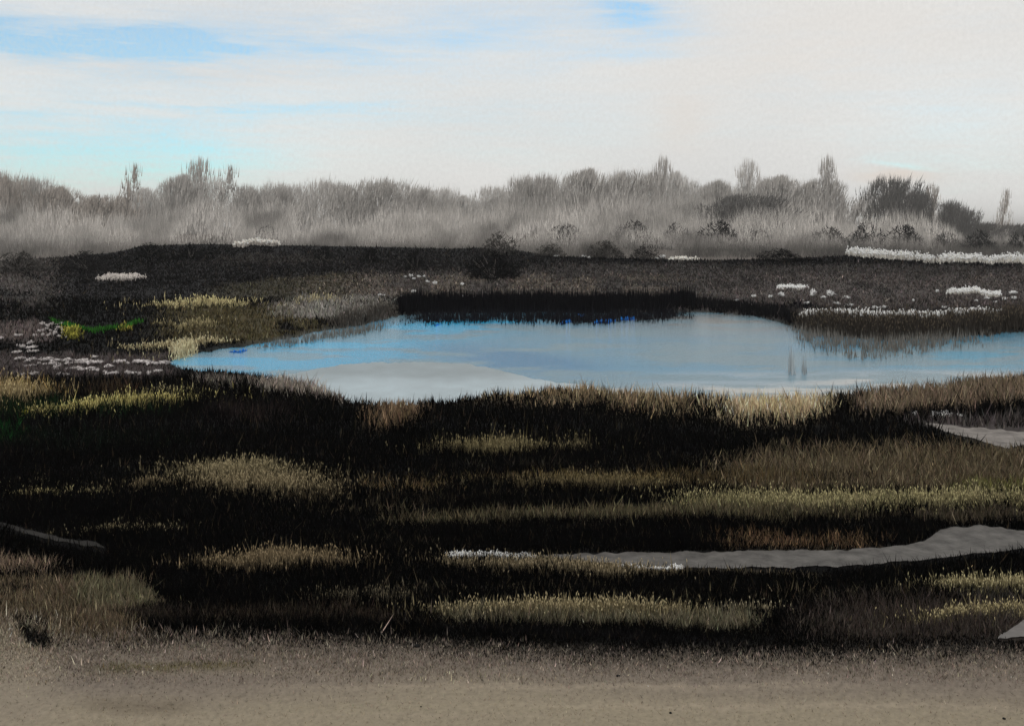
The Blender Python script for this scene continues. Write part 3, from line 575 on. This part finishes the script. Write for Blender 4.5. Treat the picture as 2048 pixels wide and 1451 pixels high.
tufts(row(30, 78, 693, 694, 6, 12, 8), 'pale tuft in the upper line of the small left bank cluster', 'tuft cluster on the left bank', True)
tufts(row(24, 76, 703, 702, 6, 13, 8), 'pale tuft in the lower line of the small left bank cluster', 'tuft cluster on the left bank', True)
tufts([(2, 680, 10, 8), (32, 676, 10, 9), (40, 676, 9, 8), (70, 674, 9, 7)], 'pale tuft near the left edge above the small cluster', 'tufts at the left edge', True)
tufts(row(26, 200, 719, 723, 13, 14, 9), 'pale tuft in the top line of the long row by the pond', 'tufts in the row by the pond', True)
tufts(row(56, 338, 731, 731, 19, 19, 10), 'pale tuft in the middle line of the long row by the pond', 'tufts in the row by the pond', True)
tufts(row(110, 318, 741, 748, 14, 19, 10), 'pale tuft in the bottom line of the long row by the pond', 'tufts in the row by the pond', True)
tufts([(38, 752, 12, 8), (46, 752, 11, 8), (68, 753, 15, 10), (54, 757, 9, 6), (120, 755, 14, 9), (132, 755, 12, 8)], 'pale tuft lying just below the long tuft row', 'tufts below the row', True)

# ---------------------------------------------------------------- trees and bushes beyond the ridge
def twig_cloud(r, n, shape):
    """twig feet in a unit crown: x,y in -0.5..0.5, z 0..1"""
    P_ = []; ws = int(r.integers(1000))
    while len(P_) < n:
        m = n * 2; z = r.uniform(0.02, 1, m); z = z + r.normal(0, .05, m); a = r.uniform(0, 2 * pi, m); q = r.uniform(0, 1, m) ** .72 * r.uniform(.8, 1.25, m)
        if shape == 'dome': w = .5 * np.sqrt(np.clip(1 - (np.maximum(z - .35, 0) / .62) ** 2, 0, 1))
        elif shape == 'spire': w = .5 * np.clip(1.22 - z, 0, 1) ** .6 * (.3 + 1.1 * fbm(z * 7, z * 0 + 3, ws + 9, 3))
        elif shape == 'broom': w = .5 * np.clip(.75 + z * .3, 0, 1) * (1 - sm((z - .86) / .2) * .25)
        elif shape == 'ball': w = np.where(z > .68, .42 * np.sqrt(np.clip(1 - ((z - .83) / .17) ** 2, 0, 1)), .16 + .34 * sm((.62 - z) / .5))
        w = w * (.55 + .9 * fbm(a * 1.3 + 5, z * 7, ws, 3)) ; x, y = q * w * np.cos(a), q * w * np.sin(a)
        cl = fbm(x * 9 + 7, (z + y * .5) * 5, ws + 3, 3)
        dens = np.clip((cl - .30) / .25, .08, 1)
        k = (r.random(m) < dens) & (w > .05 * r.uniform(.6, 1.6, m))
        P_ += list(np.stack([x, y, z], -1)[k])
    return np.array(P_[:n])
def tube(p0, p1, r0, r1, seg=5):
    p0, p1 = np.asarray(p0, float), np.asarray(p1, float); d = p1 - p0; d /= np.linalg.norm(d) + 1e-9
    u = np.cross(d, [0.3, 1, 0.1]); u /= np.linalg.norm(u); w = np.cross(d, u); a = np.arange(seg) * 2 * pi / seg
    ring = np.cos(a)[:, None] * u + np.sin(a)[:, None] * w
    return np.concatenate([p0 + ring * r0, p1 + ring * r1]), [[i, (i + 1) % seg, seg + (i + 1) % seg, seg + i] for i in range(seg)]
def tree_proto(seed, shape, n, lean=0.0, bris=.13):
    r = np.random.default_rng(seed); c = twig_cloud(r, n, shape)
    L = r.uniform(.5, 1.5, n) * bris; d = np.stack([c[:, 0] * .5 + .12 + r.normal(0, .10, n), c[:, 1] * .5 + r.normal(0, .10, n), np.ones(n)], -1)
    d /= np.linalg.norm(d, axis=1)[:, None]; base = c - d * L[:, None] * .6; base[:, 0] += lean * c[:, 2] ** 1.5; tip = base + d * L[:, None]
    a = r.normal(0, .8, n); s = np.stack([np.cos(a), np.sin(a), np.zeros(n)], -1) * (r.uniform(.6, 1.4, n) * (.0055 if shape in ('dome', 'broom') else .012))[:, None]
    v = np.stack([base - s, base + s, tip], 1).reshape(-1, 3)
    tv, tf, nn = [], [], 0
    pts = [np.array([0, 0, 0.0])]
    for i in range(1, 6): z = i / 5 * .68; pts.append(np.array([lean * z ** 1.5 + r.normal(0, .012), r.normal(0, .012), z]))
    segs = [(pts[i], pts[i + 1], .018 * (1 - i / 6.2), .018 * (1 - (i + 1) / 6.2)) for i in range(5)]
    for i in range(9):
        z = r.uniform(.22, .7); o = np.array([lean * z ** 1.5, 0, z]); aa = r.uniform(0, 2 * pi); segs.append((o, o + np.array([cos(aa) * .22, sin(aa) * .22, r.uniform(.15, .26)]), .007, .002))
    for p0, p1, r0, r1 in segs:
        q, f = tube(p0, p1, r0, r1); tv.append(q); tf += [[k + nn for k in ff] for ff in f]; nn += len(q)
    return (v, np.arange(3 * n).reshape(-1, 3), np.repeat(np.exp(r.normal(0, .25, (n, 1))), 3, 0)), (np.concatenate(tv), tf)
SHADES = {'pale': (200, 196, 192), 'grey': (174, 170, 166), 'brown': (164, 156, 149), 'dark': (92, 90, 88)}
CACHE = {}
def proto(shape, var, shade, n):
    key = (shape, var, shade, n)
    if key not in CACHE:
        cr_, tr = tree_proto(hash((shape, var)) % 7 + 100 * var + len(shape) * 13, shape, n, lean={0: 0, 1: .10, 2: -.12, 3: .2}[var])
        a = mesh_obj('crown', cr_[0], cr_[1], M_TWIG, np.clip(cr_[2] * lin(SHADES[shade]) * 1.1, .01, .8)); b = mesh_obj('trunk', tr[0], tr[1], M_BARK)
        CACHE[key] = (a.data, b.data); bpy.data.objects.remove(a); bpy.data.objects.remove(b)
    return CACHE[key]
def tree(x, wpx, ytop, shape, shade, label, d=420.0, var=0, n=2600, name='bare_tree', group='trees of the misty wood'):
    d *= 1.15; base = float(hill(x, d)) - .3; X = (x - CX) / F * d; top = H + (HZ - ytop) * d / F; r = empty(name, (X, d, base)); h = top - base
    r.scale = (wpx * d / F, wpx * d / F * .8, h); tag(r, label, 'tree', group)
    for nm, me in zip(('crown', 'trunk'), proto(shape, var, shade, n)):
        o = bpy.data.objects.new(nm, me); COL.objects.link(o); o.parent = r
W_ = 'the misty wood'
TREES = [(12, 80, 352, 'broom', 'brown', 'bristly tree at the left edge, tallest of its corner', 400, 0), (58, 80, 358, 'broom', 'grey', 'pale bristly tree second from the left edge', 440, 1),
    (120, 130, 372, 'dome', 'brown', 'broad brown grey crown third from the left edge', 410, 0), (195, 130, 386, 'dome', 'brown', 'low broad brown crown just left of the dark spire', 400, 1),
    (251, 52, 335, 'spire', 'brown', 'narrow dark spire tree rising alone on the left', 395, 0), (306, 110, 374, 'dome', 'pale', 'very pale puffy crown right of the left spire', 470, 2),
    (368, 120, 348, 'dome', 'grey', 'tall rounded grey crown under the leaning plume, left', 420, 0), (408, 62, 317, 'ball', 'grey', 'leaning plume tree topping the left half of the wood', 430, 2),
    (437, 64, 338, 'spire', 'grey', 'blunt tree right of the leaning plume', 425, 3), (500, 100, 376, 'broom', 'grey', 'low bristly crown over the pale ridge patch, left', 430, 0),
    (556, 90, 372, 'broom', 'grey', 'bristly crown right of the pale ridge patch', 440, 1), (620, 90, 364, 'broom', 'pale', 'faint pale bristly tree in the left middle gap', 480, 3),
    (690, 110, 371, 'broom', 'grey', 'bristly crown left of the flat-topped middle one', 420, 0), (758, 120, 362, 'broom', 'grey', 'wide flat bristly crown left of the wood\'s lowest stretch', 425, 1),
    (822, 80, 378, 'broom', 'grey', 'leaning bristly crown at the start of the lowest stretch', 430, 3), (866, 70, 380, 'broom', 'pale', 'slanting pale bristly crown in the lowest stretch', 450, 3),
    (925, 120, 390, 'dome', 'pale', 'lowest pale crown in the middle of the wood', 460, 0), (990, 90, 378, 'broom', 'pale', 'pale bristly crown right of the lowest one', 460, 0),
    (1045, 80, 356, 'broom', 'grey', 'upright bristly tree left of the bristly pair\'s other half', 440, 1), (1096, 80, 355, 'broom', 'grey', 'upright bristly tree just left of the big dome', 440, 0),
    (1178, 140, 336, 'dome', 'grey', 'big domed crown in the middle, left half', 420, 0), (1252, 150, 336, 'dome', 'grey', 'big domed crown in the middle, right half', 425, 1),
    (1322, 44, 312, 'ball', 'grey', 'thin tree with a ball top right of the big dome', 410, 1), (1352, 100, 342, 'dome', 'pale', 'pale crown behind the ball-topped thin tree', 480, 0),
    (1412, 100, 366, 'dome', 'pale', 'pale low crown between ball-topped tree and pale spire', 470, 1), (1450, 100, 358, 'dome', 'grey', 'grey crown at the foot of the pale spire', 440, 2),
    (1492, 54, 318, 'ball', 'pale', 'pale leaning spire with a feathery tip, right half', 460, 1), (1562, 150, 350, 'dome', 'grey', 'wide domed crown right of the pale spire', 410, 0),
    (1632, 120, 352, 'dome', 'grey', 'domed crown under the curled-tip tree', 405, 1), (1662, 46, 313, 'ball', 'grey', 'thin tree with a curled tip on the right', 400, 2),
    (1480, 190, 384, 'dome', 'dark', 'darker low crown in front of the pale spire', 360, 1), (1706, 44, 398, 'spire', 'grey', 'small pointed tree in the right gap, left one', 380, 0),
    (1736, 34, 402, 'spire', 'dark', 'small dark pointed tree in the right gap, right one', 370, 1), (1786, 110, 360, 'broom', 'dark', 'dark square bristly crown on the right', 370, 0),
    (1838, 50, 384, 'broom', 'dark', 'dark leaning shrubby tree right of the square crown', 365, 1), (1860, 44, 370, 'spire', 'brown', 'brown pointed tree right of the square crown', 370, 0),
    (1896, 60, 404, 'broom', 'dark', 'sloping dark crown, first step down to the right', 350, 1), (1930, 60, 420, 'broom', 'dark', 'sloping dark crown, second step down to the right', 345, 0),
    (1966, 70, 446, 'broom', 'dark', 'low dark crown left of the thin lone spire', 340, 1), (2003, 30, 383, 'spire', 'brown', 'thin lone spire near the right edge', 400, 0), (2038, 80, 450, 'broom', 'dark', 'low dark crown at the right edge of the wood', 340, 0)]
for x, w, yt, sh, shade, l, d, var in TREES: tree(x, w * (1.5 if sh == 'spire' else 1.15), yt, sh, shade, l, d, (1 + int(x) % 3) if sh == 'spire' else var, n=5200 if sh in ('dome', 'broom') else (480 if sh == 'spire' else 800))
# the wood behind them reads as one mass
WP = [(-600, 376), (0, 374), (60, 376), (120, 388), (230, 394), (300, 412), (360, 372), (430, 372), (480, 388), (560, 386), (640, 392), (700, 380), (800, 380), (880, 396), (950, 398), (1040, 376), (1110, 376), (1160, 362), (1280, 358), (1360, 372), (1430, 380), (1560, 368), (1650, 372), (1700, 418), (1750, 398), (1820, 386), (1880, 414), (1950, 450), (2048, 458), (2600, 440)]
n = 280000; x = R.uniform(-500, 2500, n); tt = R.uniform(0, 1, n) ** .8
ytop = itp(WP, x) + (fbm(x / 60, x * 0 + 2, 21, 3) - .5) * 46 + (fbm(x / 9, x * 0 + 5, 23, 3) - .5) * 26; y = ytop + (516 - ytop) * tt
d = np.interp((y - ytop) / (516 - ytop), [0, .5, 1], [640, 380, 145]) * R.uniform(.88, 1.12, n)
puff = fbm(x / 75 + y / 160, y / 40, 41, 4); k = R.random(n) < np.clip(.15 + (puff - .28) * 2.6, .12, 1); x, y, d, puff = x[k], y[k], d[k], puff[k]; n = len(x); m = d / F
b = np.stack([(x - CX) / F * d, d, H - (y - HZ) * m], -1); hh = R.uniform(8, 24, n) * m
v, f, cc = blades(b, hh, R.uniform(.3, .75, n) * m, np.full(n, .2), lin((198, 193, 188)) * 1.1 * speck(n, .25) * np.clip(1.9 - 2.0 * puff, .35, 1.2)[:, None] * (1 - .75 * sm((y - 470) / 40))[:, None])  # twigs paled so their colour carries part of the mist
tag(mesh_obj('far_wood', v, f, M_TWIG, cc), 'misty grey wood forming one soft mass behind the ridge', 'wood', kind='stuff')

def bush_proto(seed, n=900):
    r = np.random.default_rng(seed); a = r.uniform(0, 2 * pi, n); q = np.sqrt(r.uniform(0, 1, n)); z = r.uniform(0, 1, n); w = .5 * np.sqrt(np.clip(1 - z ** 2, 0, 1))
    c = np.stack([q * w * np.cos(a), q * w * np.sin(a), z * (.75 + .25 * np.sin(a * 3 + seed))], -1)
    d = np.stack([c[:, 0] * .8 + r.normal(0, .4, n), c[:, 1] * .8 + r.normal(0, .4, n), np.ones(n) * .8], -1); L = r.uniform(.08, .22, n)
    b_ = c - d * L[:, None] * .5; b_[:, 2] = np.maximum(b_[:, 2], 0)
    aa = r.normal(0, .8, n); s = np.stack([np.cos(aa), np.sin(aa), aa * 0], -1) * (r.uniform(.6, 1.4, n) * .012)[:, None]
    v = np.stack([b_ - s, b_ + s, b_ + d * L[:, None]], 1).reshape(-1, 3)
    tv, tf, nn = [], [], 0
    for i in range(7):
        q_, f_ = tube((r.normal(0, .04), r.normal(0, .04), 0), (r.normal(0, .22), r.normal(0, .22), r.uniform(.5, .85)), .014, .004, 4); tv.append(q_); tf += [[k + nn for k in ff] for ff in f_]; nn += len(q_)
    return (v, np.arange(3 * n).reshape(-1, 3), np.repeat(np.exp(r.normal(0, .3, (n, 1))), 3, 0)), (np.concatenate(tv), tf)
BC = {}
def bush(x, wpx, ytop, ybase, shade, label, d=None, var=0):
    key = (var, shade)
    if key not in BC:
        c_, t_ = bush_proto(200 + var); a = mesh_obj('foliage', c_[0], c_[1], M_TWIG, np.clip(c_[2] * lin(shade) * 1.2, .004, .8)); b = mesh_obj('stems', t_[0], t_[1], M_BARK)
        BC[key] = (a.data, b.data); bpy.data.objects.remove(a); bpy.data.objects.remove(b)
    if d is None: p = gz(np.array([float(x)]), np.array([float(ybase)]))[0]
    else: p = np.array([(x - CX) / F * d, d, float(hill(x, d)) - .1])
    hgt = H + (HZ - ytop) * p[1] / F - p[2]; r = empty('bush', tuple(float(q) for q in p)); w = wpx * p[1] / F
    r.scale = (w, w * .8, hgt); r.rotation_euler = (0, 0, var * 1.3); tag(r, label, 'bush', 'bushes along the ridge')
    for nm, me in zip(('foliage', 'stems'), BC[key]):
        o = bpy.data.objects.new(nm, me); COL.objects.link(o); o.parent = r; o['kind'] = 'stuff'
K, DK, GY = (14, 14, 16), (34, 33, 34), (64, 62, 60)
BUSH = [(985, 120, 500, 556, K, 'black round bush in the hollow of the ridge, middle', None, 0), (1000, 110, 462, 510, GY, 'grey twiggy bush above the black round one in the hollow', None, 1),
    (740, 50, 494, 524, K, 'small black bush on the ridge left of the hollow, left one', None, 2), (828, 50, 500, 540, K, 'black bush on the ridge between hollow and small bush', None, 3),
    (648, 50, 492, 518, K, 'low black bush farthest left along the middle ridge', None, 0), (300, 70, 484, 510, K, 'black bush where the left ridge crest rises', None, 1), (380, 60, 484, 515, K, 'black bush on the left crest right of the rise', None, 2),
    (1130, 110, 446, 0, DK, 'thin dark hedge bush left of the dark hedge, middle right', 300, 3), (1270, 120, 440, 0, DK, 'dark hedge bush right of middle, left end of the dark hedge', 280, 0), (1350, 100, 444, 0, DK, 'dark hedge bush second along the dark hedge', 270, 1),
    (1440, 120, 440, 0, K, 'blackest hedge bush in the middle of the dark hedge', 260, 2), (1515, 80, 456, 0, DK, 'dark hedge bush at the right end of the dark hedge', 265, 3),
    (1660, 110, 452, 0, GY, 'grey bush over the left end of the thick white ridge strip', 260, 0), (1730, 120, 442, 0, DK, 'dark bush below the small pointed trees', 250, 1), (1810, 110, 448, 0, DK, 'dark bush below the square bristly crown', 245, 2),
    (1890, 90, 462, 0, GY, 'grey bush above the thick white ridge strip', 240, 3), (1960, 90, 458, 0, K, 'black bush above the white strip near the right edge', 235, 0), (2035, 90, 462, 0, K, 'black bush at the right edge above the white strip', 230, 1),
    (440, 90, 470, 0, GY, 'faint dark bush over the pale ridge patch, left', 300, 1), (535, 80, 450, 0, DK, 'small dark smudge of a bush right above the pale ridge patch', 310, 2), (1210, 90, 480, 515, GY, 'low grey bush on the ridge under the big domed crowns', None, 2), (1100, 80, 486, 512, GY, 'low grey bush on the ridge right of the hollow', None, 3),
    (1560, 110, 496, 522, K, 'black low bush on the ridge left of the thick white strip', None, 0), (1290, 90, 488, 518, DK, 'dark low bush on the ridge below the dark hedge', None, 1), (40, 120, 500, 545, GY, 'dim grey bush at the left end of the ridge', None, 3), (170, 110, 500, 540, DK, 'dim dark bush above the grey white patch, left slope', None, 0)]
for q in BUSH: bush(*q)

# small stones on the bare flat
def stone(x, y, w, label):
    r = np.random.default_rng(int(x)); nu, nv_ = 8, 6; V = [[0, 0, -.4]]; Fc = []
    for j in range(1, nv_):
        for i in range(nu):
            t, p_ = pi * j / nv_, 2 * pi * i / nu; k = 1 + r.normal(0, .13); V.append([sin(t) * cos(p_) * .5 * k, sin(t) * sin(p_) * .42 * k, -cos(t) * .36 * k])
    V.append([0, 0, .36]); V = np.array(V); tr = []
    for i in range(nu):
        tr.append([0, 1 + (i + 1) % nu, 1 + i]); e = len(V) - 1; s = 1 + (nv_ - 2) * nu; tr.append([e, s + i, s + (i + 1) % nu])
        for j in range(nv_ - 2):
            a, b = 1 + j * nu + i, 1 + j * nu + (i + 1) % nu; tr += [[a, b, a + nu], [b, b + nu, a + nu]]
    o = mesh_obj('stone', V, tr, M_STONE, smooth=True); p = gz(np.array([float(x)]), np.array([float(y)]))[0]; o.location = (float(p[0]), float(p[1]), float(p[2]) + .1 * w * float(mpp(y))); o.scale = [w * float(mpp(y))] * 3
    tag(o, label, 'stone', 'stones on the flat')
M_STONE = flat_mat('black_stone', (.012, .012, .012), scale=20)
stone(834, 1293, 12, 'black stone on the upper edge of the brown flat, largest'); stone(1236, 1351, 8, 'small dark stone on the brown flat right of middle'); stone(2008, 1436, 7, 'small dark stone in the lower right corner of the flat')
stone(842, 1415, 4, 'tiny dark stone low in the middle of the brown flat'); stone(670, 1325, 6, 'small dark stone on the flat left of the largest one'); stone(1341, 1424, 6, 'small dark stone low on the flat, right half')

# ---------------------------------------------------------------- the damp air
def haze(sigma):
    x0, x1, y0, y1, z0, z1 = -9800, 9800, -70, 9100, -4.2, 48
    V = np.array([[x, y, z] for z in (z0, z1) for y in (y0, y1) for x in (x0, x1)], float)
    m = bpy.data.materials.new('damp_air'); m.use_nodes = True; t = m.node_tree; t.nodes.clear(); o = t.nodes.new('ShaderNodeOutputMaterial'); p = t.nodes.new('ShaderNodeVolumePrincipled')
    p.inputs['Color'].default_value = (.95, .94, .93, 1); p.inputs['Density'].default_value = sigma; p.inputs['Anisotropy'].default_value = 0.0
    t.links.new(p.outputs[0], o.inputs['Volume'])
    h = mesh_obj('haze', V, [[0, 2, 3, 1], [4, 5, 7, 6], [0, 1, 5, 4], [2, 6, 7, 3], [0, 4, 6, 2], [1, 3, 7, 5]], m); tag(h, kind='stuff')
haze(0.00024)
